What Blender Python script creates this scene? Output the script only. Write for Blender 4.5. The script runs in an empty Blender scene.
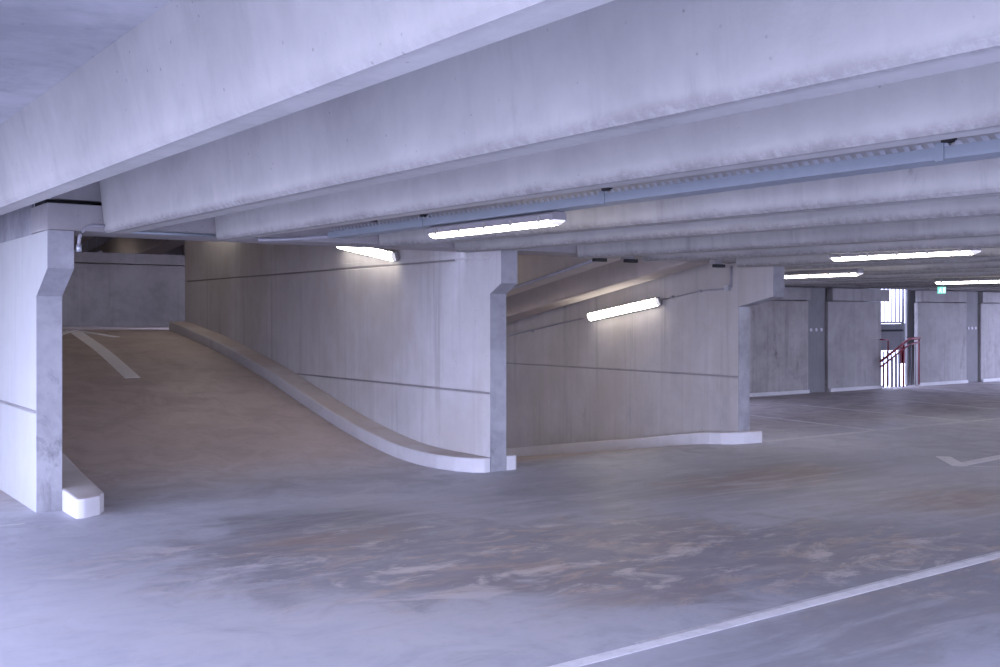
import bpy, bmesh, math, random
from mathutils import Vector, Quaternion
random.seed(7)
sc = bpy.context.scene
COL = sc.collection
H = 1.6                      # eye height; heights written rel. to the eye below get +H
F = 1071.0
CS, SN = 0.8137, 0.5813

# ------------------------------------------------------------------ materials
def nt(name):
    m = bpy.data.materials.new(name); m.use_nodes = True
    t = m.node_tree; t.nodes.clear()
    out = t.nodes.new('ShaderNodeOutputMaterial')
    b = t.nodes.new('ShaderNodeBsdfPrincipled')
    t.links.new(b.outputs[0], out.inputs[0])
    return m, t, b

class N:
    """small node-building helper"""
    def __init__(s, t): s.t = t
    def n(s, k, **kw):
        o = s.t.nodes.new(k)
        for a, v in kw.items(): setattr(o, a, v)
        return o
    def l(s, a, b): s.t.links.new(a, b)
    def put(s, sock, v):
        if hasattr(v, 'is_linked') or hasattr(v, 'links'): s.l(v, sock)
        else: sock.default_value = v
    def math(s, op, a, b=None, clamp=False):
        o = s.n('ShaderNodeMath', operation=op, use_clamp=clamp)
        s.put(o.inputs[0], a)
        if b is not None: s.put(o.inputs[1], b)
        return o.outputs[0]
    def pos(s): return s.n('ShaderNodeNewGeometry').outputs['Position']
    def xyz(s, v):
        o = s.n('ShaderNodeSeparateXYZ'); s.l(v, o.inputs[0]); return o.outputs
    def mapping(s, v, scale=(1, 1, 1), loc=(0, 0, 0), rot=(0, 0, 0)):
        o = s.n('ShaderNodeMapping'); s.l(v, o.inputs[0])
        o.inputs['Scale'].default_value = scale; o.inputs['Location'].default_value = loc
        o.inputs['Rotation'].default_value = rot
        return o.outputs[0]
    def noise(s, v, scale, detail=4, rough=0.6, dist=0.0):
        o = s.n('ShaderNodeTexNoise'); s.l(v, o.inputs['Vector'])
        o.inputs['Scale'].default_value = scale; o.inputs['Detail'].default_value = detail
        o.inputs['Roughness'].default_value = rough; o.inputs['Distortion'].default_value = dist
        return o.outputs[0]
    def voro(s, v, scale):
        o = s.n('ShaderNodeTexVoronoi'); s.l(v, o.inputs['Vector']); o.inputs['Scale'].default_value = scale
        return o.outputs['Distance']
    def ramp(s, f, a, b, va=0.0, vb=1.0):
        o = s.n('ShaderNodeMapRange'); o.interpolation_type = 'SMOOTHSTEP'
        s.l(f, o.inputs[0]); o.inputs[1].default_value = a; o.inputs[2].default_value = b
        o.inputs[3].default_value = va; o.inputs[4].default_value = vb
        return o.outputs[0]
    def mix(s, f, a, b):
        o = s.n('ShaderNodeMix', data_type='RGBA')
        s.put(o.inputs[0], f); s.put(o.inputs[6], a); s.put(o.inputs[7], b)
        return o.outputs[2]
    def bump(s, h, st, d):
        o = s.n('ShaderNodeBump'); s.l(h, o.inputs['Height'])
        o.inputs['Strength'].default_value = st; o.inputs['Distance'].default_value = d
        return o.outputs[0]

def rgb(r, g, b): return (r, g, b, 1.0)

def concrete(name, base, dark, streak=0.0, mottle=0.5, pores=True, edge=False, rough=0.85, warm=None, tone=1.0, stain=0.0, dust=False):
    m, t, b = nt(name); g = N(t); P = g.pos()
    base = tuple(c*tone for c in base); dark = tuple(c*tone for c in dark)
    f1 = g.noise(P, 0.9, 5, 0.62, 0.4)
    f2 = g.noise(P, 6.0, 5, 0.6, 0.2)
    mot = g.math('ADD', g.math('MULTIPLY', g.ramp(f1, 0.35, 0.7), mottle), g.math('MULTIPLY', g.ramp(f2, 0.35, 0.75), mottle*0.45), True)
    col = g.mix(mot, rgb(*base), rgb(*dark))
    if streak:
        sv = g.mapping(P, (9, 9, 0.35))
        s1 = g.noise(sv, 1.0, 5, 0.65, 0.15)
        s2 = g.noise(g.mapping(P, (2.2, 2.2, 0.25)), 1.0, 3, 0.6)
        sm = g.math('MULTIPLY', g.ramp(s1, 0.48, 0.72), g.ramp(s2, 0.35, 0.65))
        col = g.mix(g.math('MULTIPLY', sm, streak), col, rgb(*[c*0.62 for c in dark]))
        sl = g.noise(g.mapping(P, (5, 5, 0.2), (3, 8, 1)), 1.0, 4, 0.6)
        col = g.mix(g.math('MULTIPLY', g.ramp(sl, 0.5, 0.75), streak*0.6), col, rgb(*[min(1, c*1.22) for c in base]))
    if warm:
        wv = g.noise(g.mapping(P, (1.3, 1.3, 0.8), (5, 2, 0)), 0.8, 4, 0.6)
        col = g.mix(g.ramp(wv, 0.42, 0.68, 0, 0.6), col, rgb(*warm))
    if stain:
        st1 = g.noise(g.mapping(P, (3.2, 3.2, 1.3), (1, 7, 3)), 1.0, 7, 0.72, 0.6)
        col = g.mix(g.math('MULTIPLY', g.ramp(st1, 0.56, 0.72), stain), col, rgb(*[c*0.42 for c in dark]))
    if pores:
        pv = g.voro(P, 14.0)
        sel = g.noise(P, 3.3, 2, 0.5)
        pm = g.math('MULTIPLY', g.ramp(pv, 0.04, 0.12, 1, 0), g.ramp(sel, 0.48, 0.58))
        col = g.mix(g.math('MULTIPLY', pm, 0.55), col, rgb(*[c*0.45 for c in dark]))
    if edge:
        uv = g.n('ShaderNodeUVMap', uv_map='edge').outputs[0]
        v = g.xyz(uv)[1]
        nn = g.noise(P, 2.1, 6, 0.7, 0.5)
        thr = g.math('ADD', v, g.math('MULTIPLY', g.math('SUBTRACT', nn, 0.5), 0.06))
        band = g.ramp(thr, 0.0, 0.060, 1, 0)
        nm = g.noise(P, 0.55, 3, 0.6)
        band = g.math('MULTIPLY', band, g.ramp(nm, 0.35, 0.60, 0.62*edge, 0.95*edge))
        fine = g.noise(P, 22, 4, 0.7)
        band = g.math('MULTIPLY', band, g.ramp(fine, 0.3, 0.6, 0.45, 1))
        col = g.mix(band, col, rgb(0.17, 0.16, 0.158))
        # drip streaks rising from the arris
        band = g.math('MULTIPLY', band, 1.25, True)
        dr = g.noise(g.mapping(P, (7, 7, 0.6)), 1.0, 5, 0.7)
        dm = g.math('MULTIPLY', g.ramp(dr, 0.55, 0.75), g.ramp(v, 0.02, 0.26, 1, 0))
        col = g.mix(g.math('MULTIPLY', dm, 0.22), col, rgb(0.25, 0.235, 0.235))
    g.l(col, b.inputs['Base Color']); b.inputs['Roughness'].default_value = rough
    b.inputs['Specular IOR Level'].default_value = 0.25
    if dust:
        nz = g.xyz(g.n('ShaderNodeNewGeometry').outputs['Normal'])[2]
        dn_ = g.math('MULTIPLY', g.ramp(nz, 0.75, 0.95), g.ramp(g.noise(P, 1.6, 5, 0.65), 0.3, 0.6, 0.55, 0.95))
        col = g.mix(dn_, col, rgb(0.47, 0.41, 0.375)); g.l(col, b.inputs['Base Color'])
    h = g.math('ADD', g.math('MULTIPLY', g.noise(P, 45, 4, 0.6), 0.5), g.noise(P, 7, 3, 0.5))
    g.l(g.bump(h, 0.25, 0.008), b.inputs['Normal'])
    return m

def plain(name, col, rough=0.5, metal=0.0, var=0.12, emit=None, es=0.0):
    m, t, b = nt(name); g = N(t)
    f = g.noise(g.pos(), 12, 4, 0.6)
    c = g.mix(g.math('MULTIPLY', g.ramp(f, 0.35, 0.7), var*3 if var*3 < 1 else 1), rgb(*col), rgb(*[x*0.7 for x in col]))
    g.l(c, b.inputs['Base Color'])
    b.inputs['Roughness'].default_value = rough; b.inputs['Metallic'].default_value = metal
    if emit:
        b.inputs['Emission Color'].default_value = rgb(*emit); b.inputs['Emission Strength'].default_value = es
    return m

BASE = (0.465, 0.452, 0.428); DARK = (0.335, 0.325, 0.31)
M_beam = concrete('beam_concrete', BASE, DARK, edge=0.9, mottle=0.55, streak=0.2, stain=0.16)
M_beam1 = concrete('clean_beam_concrete', BASE, DARK, edge=0.3, mottle=0.55, streak=0.2, stain=0.12)
M_beamd = concrete('grimy_beam_concrete', tuple(c*1.02 for c in BASE), DARK, edge=0.9, mottle=0.6, streak=0.45, stain=0.55)
M_slab = concrete('slab_concrete', (0.50, 0.50, 0.51), (0.34, 0.34, 0.35), mottle=0.85, stain=0.3)
M_wall = concrete('wall_concrete', (0.70, 0.685, 0.685), (0.55, 0.53, 0.525), streak=0.55, mottle=0.5, warm=(0.56, 0.52, 0.48), stain=0.12)
M_wallL = concrete('wall_concrete_pale', (0.54, 0.55, 0.535), (0.455, 0.46, 0.45), streak=0.2, mottle=0.4)
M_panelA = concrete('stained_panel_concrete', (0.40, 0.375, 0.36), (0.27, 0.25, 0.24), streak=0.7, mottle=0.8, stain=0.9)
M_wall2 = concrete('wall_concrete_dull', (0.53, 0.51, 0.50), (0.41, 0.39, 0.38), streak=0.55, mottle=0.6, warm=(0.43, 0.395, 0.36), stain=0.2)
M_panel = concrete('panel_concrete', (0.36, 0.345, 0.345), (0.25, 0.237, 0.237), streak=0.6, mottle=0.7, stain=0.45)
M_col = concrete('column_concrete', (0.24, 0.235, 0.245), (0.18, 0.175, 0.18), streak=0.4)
M_end = concrete('wall_end_concrete', (0.42, 0.42, 0.44), (0.26, 0.26, 0.275), mottle=0.95, stain=0.6)
M_ledge = concrete('ledge_concrete', (0.42, 0.40, 0.40), (0.32, 0.30, 0.30), mottle=0.6, streak=0.3)
M_kerb = concrete('kerb_concrete', (0.64, 0.63, 0.64), (0.52, 0.50, 0.50), mottle=0.5, stain=0.25)
M_kerbd = concrete('kerb_concrete_dusty', (0.68, 0.67, 0.68), (0.55, 0.53, 0.53), mottle=0.5, stain=0.2, dust=True)
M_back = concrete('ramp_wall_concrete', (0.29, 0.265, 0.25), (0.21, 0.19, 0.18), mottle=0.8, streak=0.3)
M_joint = concrete('joint_filler', (0.36, 0.34, 0.34), (0.24, 0.23, 0.23), mottle=0.6, pores=False)
M_rsoffit = concrete('ramp_soffit_concrete', (0.50, 0.45, 0.42), (0.36, 0.33, 0.31), mottle=0.5, streak=0.2)
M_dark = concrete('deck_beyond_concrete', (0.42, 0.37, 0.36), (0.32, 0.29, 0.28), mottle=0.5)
M_fix = plain('fixture_grey', (0.24, 0.225, 0.235), 0.5)
M_diff = plain('tube_diffuser', (0.9, 0.9, 0.9), 0.4, emit=(1.0, 0.91, 0.82), es=22.0)
M_clip = plain('clip_steel', (0.45, 0.42, 0.40), 0.35, 0.7)
M_cap = plain('end_cap_clear', (0.75, 0.74, 0.78), 0.25, 0.0, emit=(1, .95, .9), es=0.5)
M_tray = plain('tray_blue_grey', (0.28, 0.315, 0.35), 0.5, 0.1, 0.06)
M_galv = plain('galvanised_steel', (0.50, 0.52, 0.56), 0.4, 0.5)
M_pipe = plain('conduit_grey', (0.36, 0.35, 0.38), 0.5, 0.2)
M_black = plain('black_rubber_and_gap_shade', (0.012, 0.012, 0.014), 0.7)  # rubber parts, and the shade in the gap above the ledge beam
M_red = plain('red_painted_steel', (0.17, 0.012, 0.025), 0.45)
M_bar = plain('dark_painted_steel', (0.10, 0.09, 0.11), 0.5)
M_sign = plain('exit_sign_green', (0.10, 0.62, 0.45), 0.4, emit=(0.22, 0.78, 0.62), es=0.7)
M_signw = plain('exit_sign_white', (0.85, 0.95, 0.92), 0.4, emit=(0.75, 1.0, 0.92), es=0.8)
M_dot = plain('cast_socket_white', (0.62, 0.61, 0.64), 0.6)

def paint(name, tone, wear=0.5, ghost=None):
    m, t, b = nt(name); g = N(t); P = g.pos()
    f = g.noise(P, 9, 6, 0.7); f2 = g.noise(P, 1.7, 3, 0.6)
    w = g.math('MULTIPLY', g.ramp(f, 0.40, 0.66), g.ramp(f2, 0.3, 0.65, wear*0.5, wear))
    col = g.mix(w, rgb(tone, tone*0.98, tone), rgb(0.34, 0.33, 0.37))
    g.l(col, b.inputs['Base Color']); b.inputs['Roughness'].default_value = 0.6
    return m
M_paint = paint('white_road_paint', 0.84, 0.35)
M_paint2 = paint('worn_road_paint', 0.62, 0.6)
M_paint3 = paint('ramp_road_paint', 0.88, 0.12)

def floor_mat(name, ramp=False):
    m, t, b = nt(name); g = N(t); P = g.pos()
    f1 = g.noise(P, 0.45, 5, 0.6, 0.6)
    f2 = g.noise(g.mapping(P, (1, 1, 1), (3, 1, 0)), 2.2, 7, 0.65, 0.9)
    f3 = g.noise(g.mapping(P, (1, 1, 1), (7, 4, 0)), 14, 4, 0.6, 0.3)
    x, y, z = g.xyz(P)
    cr_ = g.mix(g.ramp(f2, 0.35, 0.7), rgb(0.50, 0.42, 0.385), rgb(0.40, 0.335, 0.305))
    cr_ = g.mix(g.ramp(f1, 0.40, 0.72, 0, 0.7), cr_, rgb(0.54, 0.465, 0.42))
    cf_ = g.mix(g.ramp(f2, 0.32, 0.72), rgb(0.50, 0.50, 0.55), rgb(0.41, 0.41, 0.46))
    cf_ = g.mix(g.ramp(f1, 0.42, 0.72, 0, 0.5), cf_, rgb(0.555, 0.555, 0.60))
    yy = g.math('ADD', y, g.math('MULTIPLY', g.math('SUBTRACT', f2, 0.5), 1.6))
    rm = g.math('MULTIPLY', g.ramp(yy, 8.9, 11.2), g.ramp(x, 10.35, 10.6, 1, 0))
    c = g.mix(rm, cf_, cr_)
    c = g.mix(g.ramp(f3, 0.5, 0.8, 0, 0.3), c, rgb(0.25, 0.24, 0.245))
    sw = g.noise(g.mapping(P, (0.9, 4.5, 1), (2, 5, 0), (0, 0, 0.5)), 1.0, 6, 0.68, 0.8)
    if not ramp:
        def blob(cx, cy, rx, ry, rot=0.0, soft=0.55, nz=0.8):
            dx = g.math('SUBTRACT', x, cx); dy = g.math('SUBTRACT', y, cy)
            cr, sr = math.cos(rot), math.sin(rot)
            px = g.math('ADD', g.math('MULTIPLY', dx, cr), g.math('MULTIPLY', dy, sr))
            py = g.math('SUBTRACT', g.math('MULTIPLY', dy, cr), g.math('MULTIPLY', dx, sr))
            d = g.math('ADD', g.math('POWER', g.math('ABSOLUTE', g.math('DIVIDE', px, rx)), 2.0),
                       g.math('POWER', g.math('ABSOLUTE', g.math('DIVIDE', py, ry)), 2.0))
            d = g.math('ADD', g.math('SQRT', d), g.math('MULTIPLY', g.math('SUBTRACT', f2, 0.5), nz*2.0))
            return g.ramp(d, 1.0-soft, 1.0+soft*0.5, 1, 0)
        BL = globals()['BLOBS']
        for (cx, cy, rx, ry, rot, col, amt) in BL:
            mk = blob(cx, cy, rx, ry, rot)
            mk = g.math('MULTIPLY', mk, g.ramp(sw, 0.34, 0.58, 0.35, 1.0))
            c = g.mix(g.math('MULTIPLY', mk, amt), c, rgb(*col))
        # broad worn band across the foreground: scoured brown, grey and pale patches
        wp = unproj(650, 556)
        mk = blob(wp[0], wp[1], 3.9, 1.35, math.radians(-33), 0.5, 0.7)
        na = g.noise(g.mapping(P, (1.0, 2.2, 1), (9, 2, 0), (0, 0, 0.6)), 2.2, 9, 0.72, 0.8)
        nb = g.noise(g.mapping(P, (1.0, 1.8, 1), (4, 8, 0), (0, 0, 0.6)), 1.5, 8, 0.7, 0.6)
        wc = g.mix(g.ramp(na, 0.50, 0.62), rgb(0.225, 0.22, 0.255), rgb(0.40, 0.315, 0.275))
        wc = g.mix(g.ramp(nb, 0.52, 0.66), wc, rgb(0.56, 0.51, 0.50))
        c = g.mix(g.math('MULTIPLY', mk, g.ramp(nb, 0.30, 0.55, 0.35, 0.85)), c, wc)
        # far bays: browner, drier tyre-worn concrete
        far = g.math('MULTIPLY', g.ramp(y, 9.0, 11.0), g.ramp(x, 9.5, 11.0))
        c = g.mix(g.math('MULTIPLY', far, 0.8), c, g.mix(g.ramp(f2, 0.35, 0.65), rgb(0.41, 0.345, 0.325), rgb(0.29, 0.24, 0.23)))
    c = g.mix(g.ramp(sw, 0.55, 0.78, 0, 0.38), c, rgb(0.23, 0.215, 0.225))
    # fine hairline scratches
    hs = g.noise(g.mapping(P, (1.2, 18, 1), (0, 0, 0), (0, 0, 0.35)), 1.0, 5, 0.7, 0.4)
    c = g.mix(g.ramp(hs, 0.62, 0.75, 0, 0.35), c, rgb(0.56, 0.54, 0.56) if not ramp else rgb(0.33, .29, .27))
    g.l(c, b.inputs['Base Color'])
    r = g.ramp(f2, 0.3, 0.7, 0.46, 0.66) if not ramp else g.ramp(f2, 0.3, 0.7, 0.6, 0.8)
    g.l(r, b.inputs['Roughness']); b.inputs['Specular IOR Level'].default_value = 0.45 if not ramp else 0.3
    h = g.math('ADD', g.math('MULTIPLY', f3, 0.4), f2)
    g.l(g.bump(h, 0.12, 0.01), b.inputs['Normal'])
    return m

def unproj(px, py, z=0.0):
    """floor point (z above floor) seen at a photo pixel: used to measure real positions"""
    k = (px-500)/F; e = (317-py)/F
    D = (z-H)/e
    r = k*D
    return (CS*r+SN*D, -SN*r+CS*D)

def B(px, py, rx, ry, rot, col, amt):
    p = unproj(px, py); return (p[0], p[1], rx, ry, rot, col, amt)
BROWN = (0.30, 0.215, 0.17); GREY = (0.25, 0.245, 0.275); ORANGE = (0.44, 0.315, 0.235); PALE = (0.56, 0.54, 0.56)
BLOBS = [
    B(120, 610, 2.2, 1.4, 0.3, PALE, 0.6),
    B(380, 640, 1.8, 0.9, 0.3, PALE, 0.45),
    B(330, 530, 1.3, 1.0, 0.2, GREY, 0.85),
    B(520, 545, 2.2, 1.0, -0.1, GREY, 0.75),
    B(560, 495, 1.6, 0.9, 0.5, GREY, 0.55),
    B(700, 560, 1.6, 0.9, -0.1, GREY, 0.7),
    B(760, 480, 2.6, 1.2, 0.2, GREY, 0.6),
    B(870, 540, 1.6, 1.0, 0.1, GREY, 0.6),
    B(950, 600, 1.3, 0.7, 0.1, GREY, 0.7),
    B(980, 500, 2.2, 1.2, 0.1, GREY, 0.5),
    B(330, 541, 0.75, 0.42, 0.1, BROWN, 0.75),
    B(560, 575, 0.9, 0.45, -0.3, BROWN, 0.8),
    B(640, 590, 0.6, 0.35, -0.2, BROWN, 0.7),
    B(660, 540, 0.9, 0.45, 0.0, ORANGE, 0.6),
    B(760, 478, 1.5, 0.6, 0.1, BROWN, 0.55),
    B(830, 560, 0.7, 0.35, 0.0, ORANGE, 0.6),
    B(960, 500, 1.0, 0.6, 0.0, BROWN, 0.5),
    B(620, 545, 0.8, 0.3, 0.2, PALE, 0.35),
    B(850, 635, 1.6, 0.55, 0.1, GREY, 0.7), B(300, 522, 0.9, 0.5, -0.5, (0.17, 0.165, 0.19), 0.6),
    B(524, 581, 0.10, 0.05, -0.6, (0.66, 0.72, 0.80), 0.8),
]
M_floor = floor_mat('polished_concrete_floor')
M_ramp = floor_mat('landing_concrete', True)

# ------------------------------------------------------------------ mesh helpers
def link(name, bm, mats, parent=None, loc=(0, 0, 0), bevel=0.0, smooth=False, kind=None, label=None, cat=None, group=None):
    me = bpy.data.meshes.new(name)
    bmesh.ops.recalc_face_normals(bm, faces=bm.faces)
    if loc != (0, 0, 0): bmesh.ops.translate(bm, verts=bm.verts, vec=-Vector(loc))
    bm.to_mesh(me); bm.free()
    if not isinstance(mats, (list, tuple)): mats = [mats]
    for m in mats: me.materials.append(m)
    if smooth:
        for p in me.polygons: p.use_smooth = True
    o = bpy.data.objects.new(name, me); COL.objects.link(o)
    if parent is None: o.location = loc
    else: o.parent = parent
    if bevel:
        md = o.modifiers.new('edge', 'BEVEL'); md.width = bevel; md.segments = 2; md.limit_method = 'ANGLE'; md.angle_limit = math.radians(35)
    tag(o, label, cat, group, kind)
    return o

def tag(o, label=None, cat=None, group=None, kind=None):
    if label: o['label'] = label
    if cat: o['category'] = cat
    if group: o['group'] = group
    if kind: o['kind'] = kind

def empty(name, loc, label, cat, group=None, kind=None):
    o = bpy.data.objects.new(name, None); COL.objects.link(o); o.location = loc
    o.empty_display_size = 0.2
    tag(o, label, cat, group, kind)
    return o

def box(bm, x0, x1, y0, y1, z0, z1, mi=0):
    v = [bm.verts.new(p) for p in ((x0,y0,z0),(x1,y0,z0),(x1,y1,z0),(x0,y1,z0),(x0,y0,z1),(x1,y0,z1),(x1,y1,z1),(x0,y1,z1))]
    fs = [(0,3,2,1),(4,5,6,7),(0,1,5,4),(1,2,6,5),(2,3,7,6),(3,0,4,7)]
    for f in fs:
        bm.faces.new([v[i] for i in f]).material_index = mi

def prism(bm, poly, axis, c0, c1, mi=0):
    """poly: 2-D points in the plane across the axis, extruded from c0 to c1"""
    def p3(p, c):
        if axis == 'y': return (p[0], c, p[1])
        if axis == 'x': return (c, p[0], p[1])
        return (p[0], p[1], c)
    a = [bm.verts.new(p3(p, c0)) for p in poly]; b = [bm.verts.new(p3(p, c1)) for p in poly]
    n = len(poly)
    bm.faces.new(a[::-1]).material_index = mi; bm.faces.new(b).material_index = mi
    for i in range(n):
        bm.faces.new((a[i], a[(i+1) % n], b[(i+1) % n], b[i])).material_index = mi

def tube(bm, pts, r, seg=10, mi=0):
    pts = [Vector(p) for p in pts]; rings = []
    for i, p in enumerate(pts):
        d = (pts[min(i+1, len(pts)-1)]-pts[max(i-1, 0)]).normalized()
        up = Vector((0, 0, 1)) if abs(d.z) < 0.9 else Vector((1, 0, 0))
        s = d.cross(up).normalized(); u = s.cross(d)
        rings.append([bm.verts.new(p + s*r*math.cos(2*math.pi*k/seg) + u*r*math.sin(2*math.pi*k/seg)) for k in range(seg)])
    for i in range(len(rings)-1):
        for k in range(seg):
            f = bm.faces.new((rings[i][k], rings[i][(k+1) % seg], rings[i+1][(k+1) % seg], rings[i+1][k])); f.material_index = mi; f.smooth = True
    bm.faces.new(rings[0][::-1]); bm.faces.new(rings[-1])

# ------------------------------------------------------------------ levels
def interp(tab, t):
    if t <= tab[0][0]: return tab[0][1]
    for i in range(len(tab)-1):
        (a, b), (c, d) = tab[i], tab[i+1]
        if t <= c:
            # catmull-rom slopes
            m0 = (d-(tab[i-1][1] if i else b))/(c-(tab[i-1][0] if i else a))
            m1 = ((tab[i+2][1] if i+2 < len(tab) else d)-b)/((tab[i+2][0] if i+2 < len(tab) else c)-a)
            s = (t-a)/(c-a); hh = c-a
            return (2*s**3-3*s*s+1)*b+(s**3-2*s*s+s)*hh*m0+(-2*s**3+3*s*s)*d+(s**3-s*s)*hh*m1
    return tab[-1][1]
UP = [(9.2, 0), (10.0, 0.004), (10.6, 0.045), (11.56, 0.19), (12.5, 0.38), (13.46, 0.60), (14.1, 0.745), (16, 1.09), (17.4, 1.285), (18.0, 1.365), (18.5, 1.385), (25.2, 1.385)]
DN = [(9.2, 0), (9.6, -0.02), (10.0, -0.075), (10.8, -0.20), (13.9, -0.65), (17, -1.12), (19, -1.36), (20, -1.38), (22, -1.38)]
up = lambda t: interp(UP, t)
dn = lambda t: interp(DN, t)
T_END = 8.92
ZS_ = 1.6+1.11
W0 = (2.00, 2.20); W1 = (6.35, 6.55); W2 = (10.35, 10.55)

# ------------------------------------------------------------------ floor
bm = bmesh.new()
box(bm, -3.2, 27.5, -3.2, 9.2, -0.25, 0)
box(bm, -3.2, W0[0]+0.1, 9.2, 14.9, -0.25, 0); box(bm, W0[0]+0.1, W0[1], 9.2, 9.5, -0.25, 0)
box(bm, W2[1]-0.05, 27.5, 9.2, 14.72, -0.25, 0)
bmesh.ops.remove_doubles(bm, verts=bm.verts, dist=1e-5)
link('floor', bm, M_floor, kind='structure', label='wide flat polished concrete parking deck, blue-grey with brown tyre-worn patches', cat='floor')

def lane(name, x0, x1, fn, t1, label, mats=M_floor):
    bm = bmesh.new(); ts = [9.2+0.2*i for i in range(int((t1-9.2)/0.2)+1)]
    xs = [x0+(x1-x0)*k/6 for k in range(7)]
    rows = [[bm.verts.new((x, t, fn(t))) for x in xs] for t in ts]
    low = [[bm.verts.new((x, t, fn(t)-0.25)) for x in (x0, x1)] for t in ts]
    for i in range(len(ts)-1):
        for k in range(6):
            f = bm.faces.new((rows[i][k], rows[i][k+1], rows[i+1][k+1], rows[i+1][k])); f.smooth = True
        bm.faces.new((low[i][0], low[i+1][0], low[i+1][1], low[i][1]))
        bm.faces.new((rows[i][0], rows[i+1][0], low[i+1][0], low[i][0]))
        bm.faces.new((rows[i][6], low[i][1], low[i+1][1], rows[i+1][6]))
    return link(name, bm, mats, kind='structure', label=label, cat='ramp')
lane('floor_ramp', W0[1], W1[0], up, 25.2, 'brown-grey concrete car ramp climbing between the two pale walls')
lane('floor_ramp', W1[1], W2[0], dn, 21.8, 'shadowed concrete car ramp dropping away behind the middle wall end')
# landing to both sides of the ramp top
bm = bmesh.new(); box(bm, -3, W0[1], 18.6, 25.2, 1.1, 1.385); box(bm, W1[0], 12, 18.6, 25.2, 1.1, 1.385)
link('floor_landing', bm, M_ramp, kind='structure', label='upper landing floor at the top of the climbing ramp', cat='floor')

# ------------------------------------------------------------------ ramp walls
def groove_profile(x0, x1, z0, z1, joints, d=0.016, h=0.03):
    L = [(x0, z0)]; R = [(x1, z0)]
    for j in sorted(joints):
        L += [(x0, j-h/2), (x0+d, j-h/4), (x0+d, j+h/4), (x0, j+h/2)]
        R += [(x1, j-h/2), (x1-d, j-h/4), (x1-d, j+h/4), (x1, j+h/2)]
    L.append((x0, z1)); R.append((x1, z1))
    return L[::1] + R[::-1]

def ramp_wall(name, xx, ylow, yhigh, tlow_end, t1, z0, ztop_h, haunch, joints, mat, label, rise):
    x0, x1 = xx; bm = bmesh.new()
    Z = H
    # main leaf, from lower end to far end, up to the ledge seat
    seat = Z+0.685
    zj = [Z+j for j in joints if j < 0.68]
    prism(bm, groove_profile(x0, x1, z0, seat, [z for z in zj if z < seat-0.06]), 'y', tlow_end+0.012, t1)
    # upper leaf behind the ledge beam
    prism(bm, groove_profile(x0 + (0.03 if name == 'wall_left' else 0), x1, seat, Z+ztop_h, []), 'y', 9.52, t1)
    # haunched bracket carrying the ledge beam, in the plane of the wall
    prism(bm, [(yhigh+0.012, seat), (yhigh+0.012, Z+haunch[1]), (tlow_end+0.012, Z+haunch[0]), (tlow_end+0.012, seat)], 'x', x0, x1)
    bmesh.ops.remove_doubles(bm, verts=bm.verts, dist=1e-5)
    w = link(name, bm, mat, kind='structure', label=label, cat='wall', bevel=0.006)
    if name == 'wall_left':
        bm = bmesh.new(); box(bm, x0+0.012, x0+0.04, 9.53, 14.5, seat-0.04, ZS_)
        st = link('upper_strip', bm, M_end, parent=w); st['label'] = 'darker streaked strip along the wall head'
    # end face strip, a weathered darker pour, following the haunch
    bm = bmesh.new()
    out = [(tlow_end, 0.0), (tlow_end, Z+haunch[0]), (yhigh, Z+haunch[1]), (yhigh, seat)]
    d = 0.012
    inn = [(tlow_end+d, 0.0), (tlow_end+d, Z+haunch[0]), (yhigh+d, Z+haunch[1]), (yhigh+d, seat)]
    for i in range(3):
        prism(bm, [out[i], out[i+1], inn[i+1], inn[i]], 'x', x0+0.001, x1-0.001)
    e = link('end_face', bm, M_end, parent=w)
    e['label'] = 'weathered narrow end face'
    return w
ramp_wall('wall_left', W0, 0, 8.92, 9.3, 18.3, 0.0, 2.7, (0.17, 0.385), [-0.78], M_wallL,
          'pale wall end left of the climbing ramp, haunched under the first beam', 1)
ramp_wall('wall_middle', W1, 0, 8.86, 9.055, 18.3, -1.6, 2.9, (0.24, 0.345), [-0.79, 0.615], M_wall,
          'long streaked concrete wall between climbing and descending ramps', 1)
ramp_wall('wall_right', W2, 0, 8.72, 9.28, 21.5, -1.6, 1.15, (0.13, 0.25), [-0.76], M_wall2,
          'concrete wall with an inclined tube light beside the descending ramp', 1)
# dark recessed strip at the left wall head and joint mortar lines
for (xx, z, t0, t1, w_) in ((W1, -0.79, 9.09, 18.2, 'm'), (W1, 0.615, 9.75, 18.2, 'm'), (W2, -0.76, 9.3, 20, 'r'), (W0, -0.78, 9.33, 18, 'l')):
    bm = bmesh.new(); box(bm, xx[0]+0.004, xx[0]+0.02, t0, t1, H+z-0.010, H+z+0.010)
    par = [o for o in COL.objects if o.name == {'m': 'wall_middle', 'r': 'wall_right', 'l': 'wall_left'}[w_]][0]
    link('joint_strip', bm, M_joint, parent=par)

# unseen walls added outside the frame to hold back daylight
bm = bmesh.new(); box(bm, -2.6, -2.4, 10.6, 14.9, -0.2, ZS_+0.3); box(bm, -2.4, 2.0, 14.7, 14.9, -0.2, ZS_)
box(bm, 9.5, 16.0, -2.4, -2.2, 0, ZS_)
link('wall_daylight_block', bm, M_wallL, kind='structure', label='added concrete walls outside the frame, blocking daylight', cat='wall')
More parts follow.
